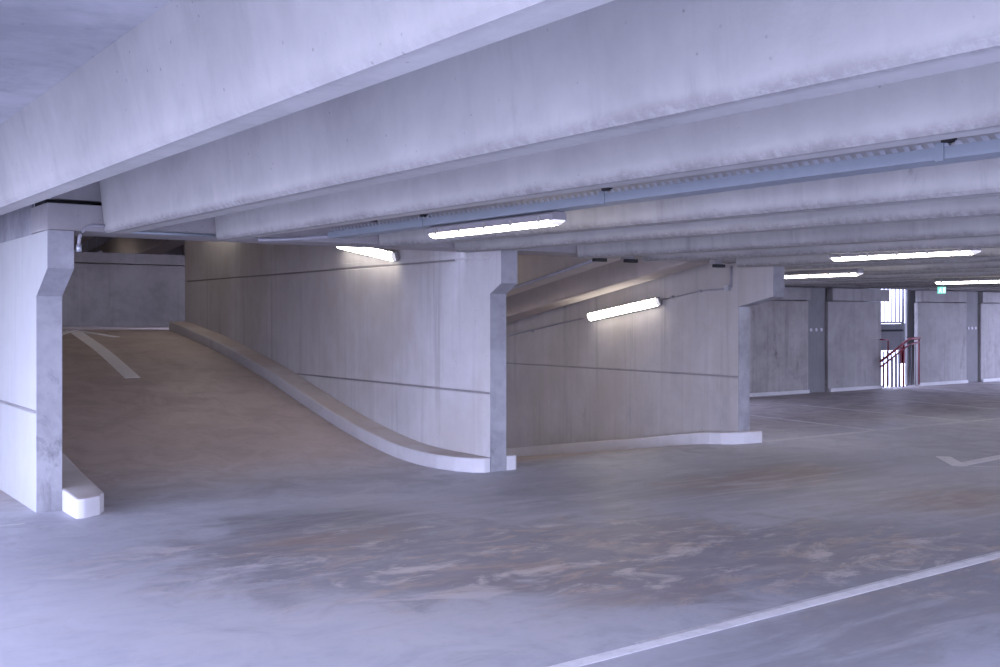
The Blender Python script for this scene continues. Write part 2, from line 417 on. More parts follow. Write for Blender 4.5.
# ------------------------------------------------------------------ kerbs
def kerb(pts_fn, fn, t0, t1, nose, h, label):
    """nose: list of outline points (x,t) at the near end; then two long edges up to t1"""
    bm = bmesh.new(); xi, xo = pts_fn
    ts = [t0+0.25*i for i in range(int((t1-t0)/0.25)+1)]
    ring = []
    L = [(xi, t) for t in ts]; R = [(xo, t) for t in ts]
    top = []; bot = []
    def col(x, t): return bm.verts.new((x, t, fn(t)+h)), bm.verts.new((x, t, fn(t)-0.22))
    Lt = [col(*p) for p in L]; Rt = [col(*p) for p in R]
    for i in range(len(ts)-1):
        bm.faces.new((Lt[i][0], Rt[i][0], Rt[i+1][0], Lt[i+1][0]))
        bm.faces.new((Lt[i][0], Lt[i+1][0], Lt[i+1][1], Lt[i][1]))
        bm.faces.new((Rt[i][0], Rt[i][1], Rt[i+1][1], Rt[i+1][0]))
    bm.faces.new((Lt[-1][0], Rt[-1][0], Rt[-1][1], Lt[-1][1]))
    Nv = [Lt[0]] + [col(*p) for p in nose] + [Rt[0]]
    bm.faces.new([v[0] for v in Nv])
    for i in range(len(Nv)-1):
        bm.faces.new((Nv[i][0], Nv[i+1][0], Nv[i+1][1], Nv[i][1]))
    bm.faces.new([v[1] for v in Nv][::-1])
    return link('kerb', bm, M_kerbd, bevel=0.018, kind='thing', label=label, cat='kerb')
KL = [(8.8, 0), (9.2, 0.01), (9.8, 0.08), (10.44, 0.18), (12.0, 0.40), (13.46, 0.63), (14.1, 0.76), (16, 1.09), (18.4, 1.385)]
kerb((2.20, 2.49), lambda t: interp(KL, t), 9.45, 18.3, [(2.2, 8.86), (2.26, 8.85), (2.40, 8.93), (2.475, 9.08)], 0.155,
     'short white kerb with rounded nose beside the left wall end')
kerb((6.35, 6.02), up, 9.9, 18.35, [(6.35, 9.052), (6.27, 9.045), (6.17, 9.13), (6.08, 9.32), (6.03, 9.6)], 0.15,
     'long pale kerb climbing the ramp along the foot of the middle wall')
bm = bmesh.new()
prism(bm, [(6.552, 9.05), (6.66, 9.045), (6.70, 9.08), (6.70, 9.7), (6.552, 9.7)], 'z', -0.1, 0.15)
link('kerb', bm, M_kerb, bevel=0.012, kind='thing', label='stub of kerb wrapping the foot of the middle wall end', cat='kerb')
kerb((10.35, 10.03), dn, 9.9, 20, [(10.35, 9.277), (10.68, 9.277), (10.69, 9.20), (10.66, 9.165), (10.52, 9.17), (10.36, 9.20), (10.22, 9.265), (10.12, 9.37), (10.06, 9.52), (10.035, 9.7)], 0.15,
     'pale kerb along the foot of the wall beside the descending ramp')

# ------------------------------------------------------------------ ceiling
bm = bmesh.new()
ZS = H+1.11
box(bm, -2.4, 27.5, -2.2, 9.35, ZS, ZS+0.3)
box(bm, -2.4, 2.0, 9.35, 14.9, ZS, ZS+0.3)
box(bm, 10.35, 27.5, 9.35, 14.72, ZS, ZS+0.3)
link('ceiling', bm, M_slab, kind='structure', label='grey concrete slab underside between the deep beams', cat='ceiling')

def beam(x, w, pts, t0, t1, label, mat=M_beam, ztop=ZS, group=None, taper=0.045):
    """pts: ((t,z),(t,z)) height of the bottom edge relative to the eye"""
    (ta, za), (tb, zb) = pts
    zf = lambda t: H+za+(zb-za)*(t-ta)/(tb-ta)
    bm = bmesh.new(); uvl = bm.loops.layers.uv.new('edge')
    ts = [t0, t1]; c = 0.02
    secs = []
    for t in ts:
        z = zf(t)
        prof = [(x+c, z), (x+w-c, z), (x+w, z+c), (x+w+taper, ztop+0.02), (x-taper, ztop+0.02), (x, z+c)]
        secs.append([bm.verts.new((p[0], t, p[1])) for p in prof])
    n = 6
    for i in range(n):
        bm.faces.new((secs[0][i], secs[0][(i+1) % n], secs[1][(i+1) % n], secs[1][i]))
    bm.faces.new(secs[0][::-1]); bm.faces.new(secs[1])
    for f in bm.faces:
        for lp in f.loops:
            p = lp.vert.co; lp[uvl].uv = (p.y, p.z-zf(p.y))
    # soffit itself: only its arrises are stained
    bm.normal_update()
    for f in bm.faces:
        if abs(f.normal.z) > 0.95 and f.calc_center_median().z < ztop:
            for lp in f.loops: lp[uvl].uv = (lp.vert.co.y, 0.0 if lp.vert.co.x < x+w/2 else 0.13)
    return link('ceiling_beam', bm, mat, kind='thing', label=label, cat='beam', group=group)

beam(1.34, 0.155, ((1, 0.648), (8.9, 0.70)), -2.1, 14.8, 'first and deepest-looking pale beam, crossing the upper left corner above the left wall', taper=0.10, mat=M_beam1)
beam(2.436, 0.20, ((1.37, 0.6485), (8.92, 0.681)), -2.1, T_END, 'second pale beam, its square end beside the curved conduit')
beam(3.374, 0.165, ((1.9, 0.633), (8.92, 0.663)), -2.1, T_END, 'third pale beam, directly above the blue-grey cable tray')
beam(4.97, 0.19, ((2.8, 0.604), (8.92, 0.663)), -2.1, T_END, 'grime-spotted beam just behind the cable tray and its tube light', mat=M_beamd)
beam(5.82, 0.19, ((3.3, 0.588), (8.92, 0.646)), -2.1, T_END, 'beam ending directly over the middle wall end')
beam(7.40, 0.19, ((4.2, 0.597), (8.92, 0.637)), -2.1, T_END, 'beam whose end stands above the descending ramp mouth', mat=M_beamd)
beam(8.35, 0.19, ((4.7, 0.575), (8.92, 0.632)), -2.1, T_END, 'beam grazed by light from the hanging tube before the exit sign')
for i, x in enumerate((9.9, 10.85, 12.45, 13.4, 15.0, 15.95, 17.55, 18.5, 20.1, 21.05, 22.65, 23.6, 25.2, 26.1)):
    if x > 10.35: t1 = 14.5
    else: t1 = T_END
    lab = ['last beam stopping short of the descending ramp mouth', 'first long beam running past the right ramp wall head'][i] if i < 2 else 'distant concrete beam running to the panelled far wall'
    beam(x, 0.19, ((4, 0.585), (14.5, 0.63)), -2.1, t1, lab, group='distant ceiling beams' if i >= 2 else None)
# stems behind / over the camera that shape the light
for x in (0.2, -1.25, -2.3):
    beam(x, 0.19, ((1, 0.66), (9, 0.70)), -2.1, 14.8, 'overhead beam outside the frame near the open facade', group='overhead beams near the facade')

# ledge beam that carries the beam ends
bm = bmesh.new()
box(bm, 2.0, 10.62, 8.95, 9.5, H+0.69, H+0.905)
lb = link('ledge_beam', bm, M_ledge, bevel=0.008, kind='thing', label='long ledge beam crossing over the ramp mouths, carrying the beam ends', cat='beam')
bm = bmesh.new(); box(bm, 2.0, 10.62, 9.02, 9.34, H+0.945, ZS-0.002)
link('upstand', bm, M_ledge, parent=lb)
bm = bmesh.new(); box(bm, 2.02, 10.6, 9.1, 9.45, H+0.905, H+0.945)  # black block fills the gap in place of its shade
link('gap_shade_block', bm, M_black, parent=lb)

# climbing-ramp ceiling (rises with the ramp)
def sloped_slab(bm, x0, x1, t0, t1, z0, m, th):
    v = []
    for (t, zz) in ((t0, z0), (t1, z0+m*(t1-t0))):
        v.append([bm.verts.new((x, t, zz+d)) for d in (0, th) for x in (x0, x1)])
    a, b = v
    for q in ((a[0], a[1], b[1], b[0]), (a[2], b[2], b[3], a[3]), (a[0], b[0], b[2], a[2]), (a[1], a[3], b[3], b[1]), (a[0], a[2], a[3], a[1]), (b[0], b[1], b[3], b[2])):
        bm.faces.new(q)
bm = bmesh.new(); sloped_slab(bm, W0[1], W1[0], 9.5, 18.3, ZS+0.1, 0.16, 0.2)
box(bm, -3, 12, 18.3, 25.2, H+2.75, H+3.0)
link('ceiling_ramp', bm, M_dark, kind='structure', label='rising slab over the climbing ramp', cat='ceiling')

def sloped_beam(x, w, t0, t1, z0, m, depth, mat, label, group=None):
    bm = bmesh.new(); secs = []
    for t in (t0, t1):
        z = H+z0+m*(t-t0)
        secs.append([bm.verts.new((p, t, q)) for p, q in ((x+.02, z), (x+w-.02, z), (x+w, z+.02), (x+w+.04, z+depth), (x-.04, z+depth), (x, z+.02))])
    for i in range(6):
        bm.faces.new((secs[0][i], secs[0][(i+1) % 6], secs[1][(i+1) % 6], secs[1][i]))
    bm.faces.new(secs[0][::-1]); bm.faces.new(secs[1])
    return link('ramp_beam', bm, mat, kind='thing', label=label, cat='beam', group=group)
# descending-ramp ceiling with two visible stems
bm = bmesh.new(); sloped_slab(bm, W1[1], W2[0], 9.5, 21.5, H+1.14, -0.178, 0.2)
link('ceiling_descent', bm, M_dark, kind='structure', label='slab sloping down over the descending ramp', cat='ceiling')
sloped_beam(8.30, 0.30, 9.52, 21, 0.688, -0.178, 0.44, M_rsoffit, 'sloping beam over the descending ramp nearer the middle wall')
sloped_beam(9.68, 0.42, 9.52, 21, 0.688, -0.178, 0.44, M_rsoffit, 'sloping beam over the descending ramp beside the lit wall')

bm = bmesh.new(); tube(bm, [(8.24, 9.6, H+0.688-0.014), (8.24, 20.5, H+0.688-0.178*11-0.014)], 0.02, 8)  # dark tube draws the dark line along the beam's lower edge
link('sloping_dark_tube', bm, M_pipe, kind='thing', label='thin dark tube along the lower edge of the upper sloping beam', cat='pipe')
# bearing pads (black)
for (px, py, x, t, lab) in ((597, 260, 8.2, 9.44, 'small black bearing pad at the head of the upper sloping beam'),
                            (628, 261, 8.65, 9.44, 'small black bearing pad between the two sloping beams'),
                            (716, 266, 10.1, 9.44, 'small black bearing pad beside the vertical pipe of the right wall')):
    k = (px-500)/F; e = (317-py)/F; tt = 9.0; 
    D = tt/(CS-SN*k); r = k*D; xx = CS*r+SN*D; zz = H+e*D
    bm = bmesh.new(); box(bm, xx-0.085, xx+0.085, 8.925, 8.985, zz-0.02, zz+0.018)
    pd = link('bearing_pad', bm, M_black, bevel=0.004, kind='thing', label=lab, cat='bearing pad', group='black bearing pads under the ledge beam')
    bm = bmesh.new(); box(bm, xx-0.06, xx+0.06, 8.96, 9.05, zz+0.018, H+0.689); link('packer', bm, M_ledge, parent=pd)

# ------------------------------------------------------------------ far end of climbing ramp
tube_jobs = []
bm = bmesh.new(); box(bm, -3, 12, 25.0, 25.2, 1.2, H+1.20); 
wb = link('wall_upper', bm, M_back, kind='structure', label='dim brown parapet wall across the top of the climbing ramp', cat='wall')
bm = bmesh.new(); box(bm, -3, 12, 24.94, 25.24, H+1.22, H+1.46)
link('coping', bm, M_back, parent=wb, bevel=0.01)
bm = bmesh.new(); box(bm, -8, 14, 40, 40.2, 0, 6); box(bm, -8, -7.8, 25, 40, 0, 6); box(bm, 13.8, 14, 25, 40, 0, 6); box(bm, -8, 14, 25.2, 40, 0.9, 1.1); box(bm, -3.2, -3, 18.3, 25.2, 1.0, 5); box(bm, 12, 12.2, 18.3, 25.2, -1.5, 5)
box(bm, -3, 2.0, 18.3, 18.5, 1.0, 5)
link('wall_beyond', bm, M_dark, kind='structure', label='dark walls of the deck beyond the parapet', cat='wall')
tube_jobs.append(((0.9, 27.2, H+1.7), 1.5, 0.0, 'added tube light brightening the beams beyond the parapet, left of the gap', 1.25))  # lamp added out of view to brighten the dim beams behind the parapet
tube_jobs.append(((7.6, 29, H+1.6), 1.5, 0.0, 'added tube light brightening the beams beyond the parapet, right of the gap', 1.35))  # second added lamp for the same dim beams
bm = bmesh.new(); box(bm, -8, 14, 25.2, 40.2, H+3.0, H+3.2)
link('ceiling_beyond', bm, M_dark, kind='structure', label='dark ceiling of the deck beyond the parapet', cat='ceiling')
for i in range(6):
    x = -3.0+2.3*i
    sloped_beam(x, 0.55, 25.3, 38, 1.86, -0.085, 0.7, M_dark, 'dim sloping beam in the dark gap above the parapet wall', 'dim beams beyond the parapet')

# ------------------------------------------------------------------ panelled far wall (t = 14.55)
TB = 14.55
def ax(px, t=TB):
    k = (px-500)/F; return t*(SN+CS*k)/(CS-SN*k)
panels = [(690, 808.5, 'far wall panel with a brown vertical stain, beside the right ramp wall', M_panelA),
          (828, 881.5, 'smooth far wall panel immediately left of the stair opening', M_panel),
          (918, 967, 'smooth far wall panel immediately right of the stair opening', M_panel),
          (981, 1080, 'far wall panel cut by the right picture edge', M_panel)]
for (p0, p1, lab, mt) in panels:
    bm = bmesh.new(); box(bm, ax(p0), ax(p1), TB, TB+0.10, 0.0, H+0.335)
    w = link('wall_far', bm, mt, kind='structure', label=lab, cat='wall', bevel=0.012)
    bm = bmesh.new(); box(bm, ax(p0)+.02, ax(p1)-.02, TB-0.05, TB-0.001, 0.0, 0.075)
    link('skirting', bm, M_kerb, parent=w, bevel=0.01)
for i, (p0, p1, zt) in enumerate(((690, 812, 0.62), (834, 891, 0.62), (923, 968, 0.62), (984, 1085, 0.62))):
    bm = bmesh.new(); box(bm, ax(p0), ax(p1), TB+0.03, TB+0.2, H+0.352, H+zt)
    link('wall_lintel', bm, M_panel, kind='structure', cat='lintel', bevel=0.01,
         label=['lintel above the stained far panel', 'lintel left of the stair opening, jutting over it', 'lintel below the green exit sign', 'lintel at the right picture edge'][i])
bm = bmesh.new(); box(bm, ax(690), ax(882), TB+0.36, TB+0.42, 0, ZS); box(bm, ax(921), ax(1090), TB+0.36, TB+0.42, 0, ZS)
box(bm, ax(690), ax(1090), TB+0.0, TB+0.3, H+0.64, ZS)
link('wall_far_backing', bm, M_col, kind='structure', label='dark backing wall behind the far panels and columns', cat='wall')
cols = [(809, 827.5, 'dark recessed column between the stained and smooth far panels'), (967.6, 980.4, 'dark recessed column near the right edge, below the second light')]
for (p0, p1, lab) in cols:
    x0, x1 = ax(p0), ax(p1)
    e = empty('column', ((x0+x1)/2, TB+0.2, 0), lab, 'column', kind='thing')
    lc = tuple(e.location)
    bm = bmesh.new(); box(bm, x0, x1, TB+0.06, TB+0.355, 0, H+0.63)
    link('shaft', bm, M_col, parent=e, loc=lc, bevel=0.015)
    for k in (0.22, 0.5, 0.78):
        bm = bmesh.new(); cx = x0+(x1-x0)*k
        tube(bm, [(cx, TB+0.045, H-0.27), (cx, TB+0.062, H-0.27)], 0.035, 12)
        link('socket_cap', bm, M_dot, parent=e, loc=lc)

# stair opening
x0, x1 = ax(882), ax(917)
TS = 15.5
def ax2(px, t=TS): return ax(px, t)
def zz_(py, px, t):
    k = (px-500)/F; D = t/(CS-SN*k); return H+(317-py)/F*D
bm = bmesh.new()
zA = zz_(323, 895, TS); zB = zz_(350.5, 895, TS); zC = zz_(332, 895, TS)
box(bm, ax2(872), ax2(930), TS+0.12, TS+0.2, zB, zA-0.02)          # half landing slab and wall
box(bm, ax2(905.5), ax2(932), TS+0.10, TS+0.14, zB, zz_(323, 905, TS))
box(bm, ax2(909), ax2(932), TS+0.06, TS+0.10, -1.0, ZS+0.3)
box(bm, ax2(905), ax2(906.2), TS+0.06, TS+0.10, zA, ZS+0.3)
box(bm, ax2(858), ax2(881), TS, TS+0.06, -1, ZS+0.3)
box(bm, ax2(901.5), ax2(910), TS+0.06, TS+0.10, zz_(363.5, 903, TS), zB)
link('wall_stair', bm, M_col, kind='structure', label='dark concrete half landing and pier inside the stair opening', cat='wall')
bm = bmesh.new(); box(bm, ax2(878), ax2(903.5), TS+0.0, TS+0.1, zz_(331.5, 895, TS), zz_(329.5, 895, TS)); 
link('stair_edge_strip', bm, M_black, kind='thing', label='black edge strip on the half landing in the stair opening', cat='edge strip')

def grille(name, p0, p1, y0, y1, n, lab, mats, r=0.020):
    xa, xb = ax2(p0), ax2(p1); z0, z1 = zz_(y0, (p0+p1)/2, TS), zz_(y1, (p0+p1)/2, TS)
    e = empty(name, ((xa+xb)/2, TS+0.05, z0), lab, 'grille'); lc = tuple(e.location)
    for k in range(n+1):
        bm = bmesh.new(); x = xa+(xb-xa)*k/n
        tube(bm, [(x, TS+0.05, z0), (x, TS+0.05, z1)], r*(1.5 if k == n else 1), 6)
        link('bar', bm, mats, parent=e, loc=lc)
    bm = bmesh.new(); box(bm, xa, xb, TS+0.03, TS+0.07, z0-0.02, z0+0.02); link('bottom_rail', bm, mats, parent=e, loc=lc)
    return e
grille('window_grille', 882, 905, 322.5, 286, 6, 'upper window with thin dark vertical bars in the stair opening', M_bar)
grille('stair_grille', 881, 901, 388, 351, 5, 'lower bright opening with dark vertical bars behind red stair rail', M_bar)
grille('narrow_grille', 901.8, 908.5, 387.5, 364.5, 2, 'narrow bright slot with bars beside the red stair panel', M_bar, 0.012)

# red stair railing
TR = 14.40
def P3(px, py, t=TR):
    k = (px-500)/F; D = t/(CS-SN*k); return (CS*k*D+SN*D, t, H+(317-py)/F*D)
base = P3(900, 387)
e = empty('stair_railing', (base[0], TR, 0), 'dark red steel stair railing seen through the far opening', 'railing', kind='thing'); lc = tuple(e.location)
def rt(name, pts, r, mt=M_red):
    bm = bmesh.new(); tube(bm, pts, r, 8); return link(name, bm, mt, parent=e, loc=lc)
rt('handrail', [P3(880.5, 361.5), P3(908, 340), P3(910, 338.6), P3(920, 338.2)], 0.030)
rt('lower_rail', [P3(880.5, 367), P3(909, 344.8), P3(919, 342)], 0.022)
rt('post', [P3(919, 338), P3(919, 384.5)], 0.018)
rt('post', [P3(903.5, 344), P3(903.5, 387)], 0.022)
rt('post', [P3(888, 341), P3(888, 386)], 0.020)
rt('upper_rail', [P3(880.5, 339.5), P3(888.4, 340)], 0.016)
for px in (884, 892.5, 896.5, 900):
    rt('baluster', [P3(px, 363-(px-884)*0.78), P3(px, 387)], 0.016, M_bar if px != 884 else M_red)
for px in (908, 911.5, 915.5):
    rt('baluster', [P3(px, 344), P3(px, 385)], 0.009, M_bar)
a_, b_ = P3(902, 363), P3(906, 347)
bm = bmesh.new(); box(bm, a_[0], b_[0], TR+0.02, TR+0.05, a_[2], b_[2]); link('infill_panel', bm, M_red, parent=e, loc=lc)

# ------------------------------------------------------------------ tube lights
def tube_light(c, length, slope, label, group=None, rods=0.0, wallx=None):
    """c: centre of the diffuser underside, runs along y with slope m"""
    e = empty('tube_light', c, label, 'tube light', group, 'thing'); m = 0.0
    tilt = 0.0 if wallx is None else (math.radians(68) if wallx > 0 else -math.radians(68))
    e.rotation_mode = 'QUATERNION'
    e.rotation_quaternion = Quaternion((1, 0, 0), math.atan(slope)) @ Quaternion((0, 1, 0), tilt)
    hl = length/2
    def along(s, x, z): return (x, s, z+m*s)
    def ext(prof, s0, s1, mi=0, bm=None):
        a = [bm.verts.new(along(s0, *p)) for p in prof]; b = [bm.verts.new(along(s1, *p)) for p in prof]
        n = len(prof)
        bm.faces.new(a[::-1]); bm.faces.new(b)
        for i in range(n): bm.faces.new((a[i], a[(i+1) % n], b[(i+1) % n], b[i]))
    W = 0.060
    # housing
    bm = bmesh.new(); ext([(-W, 0.046), (W, 0.046), (W*1.0, 0.088), (W*0.7, 0.101), (-W*0.7, 0.101), (-W*1.0, 0.088)], -hl, hl, bm=bm)
    link('housing', bm, M_fix, parent=e, bevel=0.004)
    # diffuser: rounded trough
    pr = [(W*0.96, 0.046)]
    for k in range(9):
        a = math.pi*k/8; pr.append((W*0.90*math.cos(a), 0.036-0.022*math.sin(a)))
    pr.append((-W*0.96, 0.046))
    bm = bmesh.new(); ext(pr, -hl+0.035, hl-0.035, bm=bm); link('diffuser', bm, M_diff, parent=e)
    for sgn in (-1, 1):
        bm = bmesh.new(); s0 = sgn*(hl-0.035); s1 = sgn*(hl+0.004)
        pr2 = [(x, z) for x, z in pr]
        a = [bm.verts.new(along(s0, *p)) for p in pr2]
        b = [bm.verts.new(along(s1, p[0]*0.82, 0.052-(0.052-p[1])*0.6)) for p in pr2]
        n = len(pr2); bm.faces.new(a); bm.faces.new(b)
        for i in range(n): bm.faces.new((a[i], a[(i+1) % n], b[(i+1) % n], b[i]))
        link('end_cap', bm, M_cap, parent=e)
    for k in range(5):
        s = -hl+0.13+(length-0.26)*k/4
        for sgn in (-1, 1):
            bm = bmesh.new(); x = sgn*W
            pts = [(x*0.98-0.006, s-0.014), (x*0.98+0.006, s-0.014), (x*0.98+0.006, s+0.014), (x*0.98-0.006, s+0.014)]
            lo = [bm.verts.new((p[0], p[1], 0.036+m*s)) for p in pts]; hi = [bm.verts.new((p[0]*1.03, p[1], 0.074+m*s)) for p in pts]
            bm.faces.new(lo[::-1]); bm.faces.new(hi)
            for i in range(4): bm.faces.new((lo[i], lo[(i+1) % 4], hi[(i+1) % 4], hi[i]))
            link('clip', bm, M_clip, parent=e)
    if rods:
        for s in (-hl*0.6, hl*0.6):
            bm = bmesh.new(); tube(bm, [(0, s, 0.09+m*s), (0, s, rods)], 0.006, 8); link('hanger_rod', bm, M_galv, parent=e)
    if wallx is not None:
        for s in (-hl*0.6, hl*0.6):
            bm = bmesh.new(); d = 0.03
            box(bm, -0.03, 0.03, s-0.02, s+0.02, 0.09, 0.135); link('bracket', bm, M_galv, parent=e)
    return e
L = 1.5
tube_light((4.24, 6.04, H+0.568), L, 0.002, 'bright tube light slung directly under the blue-grey cable tray')
tube_light((8.72, 5.87, H+0.528), L, 0.002, 'tube light with clips, above and left of the exit sign, hung below beams', rods=0.60)
tube_light((11.45, 9.02, H+0.503), L, 0.0, 'tube light partly hidden behind the head of the right ramp wall', rods=0.60)
tube_light((15.5, 9.05, H+0.503), L, 0.0, 'tube light at the right picture edge, just above the exit sign', rods=0.60)
tube_light((6.222, 11.62, H+0.80), L, 0.16, 'tilted tube light at the head of the middle wall, cut off by the ledge beam', wallx=0.13)
tube_light((6.222, 16.6, H+1.60), L, 0.16, 'tube light further up the climbing ramp hidden behind the ledge beam', wallx=0.13)
tube_light((10.222, 11.38, H+0.085), L, -0.147, 'slanting tube light mounted on the wall of the descending ramp', wallx=0.11)
tube_light((19.5, 9.5, H+0.503), L, 0.0, 'tube light outside the frame further along the deck', rods=0.60)
tube_light((3.0, 22.5, H+2.0), L, 0.0, 'tube light above the ramp landing, hidden by the ledge beam', rods=0.75)

for c_, l_, m_, lab_, rr_ in tube_jobs: tube_light(c_, l_, m_, lab_, rods=rr_)
tube_light((6.685, 12.6, H-0.05), L, -0.147, 'added tube light on the hidden face of the middle wall, lighting the sloping beam', wallx=-0.15)  # unseen lamp added to light the side face of the sloping beam
# ------------------------------------------------------------------ cable tray
xt = 4.22
e = empty('cable_tray', (xt, 3.0, H+0.62), 'blue-grey cable tray with toothed upper rim running under the third beam', 'cable tray', kind='thing'); lc = tuple(e.location)
T0, T1 = -2.0, 8.35
def ztray(t): return H+0.671+0.002*(t-5)
bm = bmesh.new()
def tbar(bm, x0_, x1_, z0_, z1_):
    a = [bm.verts.new((x, T0, ztray(T0)+z)) for x, z in ((x0_, z0_), (x1_, z0_), (x1_, z1_), (x0_, z1_))]
    b = [bm.verts.new((x, T1, ztray(T1)+z)) for x, z in ((x0_, z0_), (x1_, z0_), (x1_, z1_), (x0_, z1_))]
    bm.faces.new(a[::-1]); bm.faces.new(b)
    for i in range(4): bm.faces.new((a[i], a[(i+1) % 4], b[(i+1) % 4], b[i]))
tbar(bm, xt-0.075, xt-0.070, 0, 0.053); tbar(bm, xt+0.070, xt+0.075, 0, 0.053); tbar(bm, xt-0.07, xt+0.07, 0, 0.004)
link('channel', bm, M_tray, parent=e, loc=lc)
bm = bmesh.new(); bm2 = bmesh.new(); t = T0; pitch = 0.060
while t < T1-pitch:
    z = ztray(t)+0.053
    prism(bm, [(t+0.0, z), (t+0.028, z), (t+0.044, z+0.02), (t+0.016, z+0.02)], 'x', xt-0.0745, xt-0.0705)
    prism(bm2, [(t+0.0, z), (t+0.028, z), (t+0.044, z+0.02), (t+0.016, z+0.02)], 'x', xt+0.0705, xt+0.0745)
    t += pitch
link('toothed_rim', bm, M_galv, parent=e, loc=lc); link('toothed_rim', bm2, M_galv, parent=e, loc=lc)
bm = bmesh.new()
for q, r in ((-0.03, 0.012), (0.0, 0.014), (0.032, 0.011)):
    tube(bm, [(xt+q, T0, ztray(T0)+0.02+r), (xt+q*0.8, 3, ztray(3)+0.02+r), (xt+q, T1, ztray(T1)+0.02+r)], r, 8)
link('cables', bm, M_pipe, parent=e, loc=lc)
for px in (430, 612, 950):
    k = (px-500)/F; t = xt*(CS-SN*k)/(SN+CS*k)
    bm = bmesh.new(); box(bm, xt-0.082, xt-0.0755, t-0.02, t+0.02, ztray(t)-0.008, ztray(t)+0.07)
    link('coupler', bm, M_tray, parent=e, loc=lc)
    bm = bmesh.new(); box(bm, xt-0.10, xt-0.06, t-0.07, t-0.02, ztray(t)+0.066, ztray(t)+0.082)
    link('clamp', bm, M_black, parent=e, loc=lc)
    bm = bmesh.new(); tube(bm, [(xt, t, ztray(t)+0.0), (xt, t, ZS)], 0.005, 6); link('hanger_rod', bm, M_galv, parent=e, loc=lc)

# conduits on ledge beam
zc = H+0.735
pts = [(3.95, 8.9, H+0.655), (3.6, 8.93, H+0.67), (3.4, 8.93, H+0.69), (2.75, 8.925, H+0.72)]
bm = bmesh.new()
arc = [(2.42, 8.89, zc), (2.36, 8.885, zc)]
for k in range(9):
    a = math.pi/2*k/8
    arc.append((2.36-0.13*math.sin(a), 8.885, zc-0.13*(1-math.cos(a))))
arc += [(2.228, 8.885, H+0.56)]
tube(bm, [(2.60, 8.935, zc), (2.5, 8.93, zc)]+arc, 0.014, 10)
cd = link('bent_conduit', bm, M_pipe, kind='thing', label='grey conduit bending down from the ledge beam beside the left wall head', cat='conduit')
bm = bmesh.new(); tube(bm, [(2.228, 8.885, H+0.575), (2.228, 8.885, H+0.52)], 0.021, 10); link('end_fitting', bm, M_galv, parent=cd)
bm = bmesh.new(); tube(bm, [(2.66, 8.935, H+0.70), (3.36, 8.935, H+0.70)], 0.014, 8)
link('straight_conduit', bm, M_tray, kind='thing', label='thin blue-grey conduit along the bottom of the ledge beam', cat='conduit')
bm = bmesh.new(); tube(bm, [(4.2, 8.36, H+0.70), (4.15, 8.6, H+0.70), (4.0, 8.85, H+0.69), (3.75, 8.91, H+0.682)], 0.018, 8)
link('flexible_conduit', bm, M_pipe, kind='thing', label='short grey conduit joining the cable tray end to the ledge beam', cat='conduit')

# pipe on right wall: drops down then follows the slope
def wall_pt(px, py, x=10.33):
    k = (px-500)/F; t = x*(CS-SN*k)/(SN+CS*k); D = SN*x+CS*t
    return (x, t, H+(317-py)/F*D)
pA = wall_pt(731, 266); pB = wall_pt(731, 287.5); pC = wall_pt(725, 289); pD = wall_pt(508, 336)
bm = bmesh.new(); tube(bm, [pA, pB], 0.016, 8)
bm_b = bmesh.new(); tube(bm_b, [pC, wall_pt(700, 291), wall_pt(658, 301)], 0.010, 8); bm_c = bmesh.new(); tube(bm_c, [wall_pt(583, 318), pD], 0.010, 8)
wp = link('wall_conduit', bm, M_pipe, kind='thing', label='thin conduit feeding the slanting light, dropping down the right ramp wall', cat='conduit')
link('sloping_run', bm_b, M_pipe, parent=wp); link('sloping_run', bm_c, M_pipe, parent=wp)
bm = bmesh.new(); q = wall_pt(728, 288); box(bm, 10.29, 10.349, q[1]-0.035, q[1]+0.035, q[2]-0.035, q[2]+0.035)
link('junction_box', bm, M_galv, parent=wp, bevel=0.004)
for px, py in ((700, 291), (672, 297), (532, 331)):
    q = wall_pt(px, py); bm = bmesh.new(); box(bm, 10.315, 10.349, q[1]-0.02, q[1]+0.02, q[2]-0.018, q[2]+0.018); link('clip', bm, M_pipe, parent=wp)

# ------------------------------------------------------------------ exit sign
k = (942-500)/F; D = 16.6; r_ = k*D; sx, sy = CS*r_+SN*D, -SN*r_+CS*D
zt = H+(286.3-0)*0 + (317-286.8)/F*D; zb = H+(317-293.6)/F*D; hw = 4.0/F*D
e = empty('exit_sign', (sx, sy, zt), 'small green lit exit sign with white running figure and door', 'exit sign', kind='thing')
e.rotation_euler = (0, 0, -math.radians(30))
hh = zt-zb
bm = bmesh.new(); box(bm, -hw, hw, 0, 0.03, -hh, 0); link('sign_panel', bm, M_sign, parent=e, bevel=0.003)
bm = bmesh.new()      # white door field on the right half, figure on the left half
box(bm, hw*0.25, hw*0.85, -0.003, -0.0005, -hh*0.9, -hh*0.12)
link('door_symbol', bm, M_signw, parent=e)
bm = bmesh.new()
tube(bm, [(-hw*0.30, -0.0031, -hh*0.20), (-hw*0.30, -0.0005, -hh*0.20)], hw*0.13, 10)
def sgl(a, b, w=0.10):
    a = Vector((a[0]*hw, a[1]*hh)); b = Vector((b[0]*hw, b[1]*hh)); d = (b-a).normalized(); n = Vector((-d.y, d.x))*w*hw
    prism(bm, [tuple(a+n), tuple(b+n), tuple(b-n), tuple(a-n)], 'y', -0.003, -0.0005)
sgl((-0.36, -0.30), (-0.50, -0.58), 0.16); sgl((-0.48, -0.56), (-0.18, -0.70)); sgl((-0.18, -0.68), (-0.22, -0.90))
sgl((-0.50, -0.56), (-0.72, -0.80)); sgl((-0.68, -0.80), (-0.92, -0.82)); sgl((-0.36, -0.33), (-0.08, -0.46), .08); sgl((-0.40, -0.33), (-0.72, -0.42), .08); sgl((-0.70, -0.42), (-0.78, -0.56), .07)
link('running_figure', bm, M_signw, parent=e)
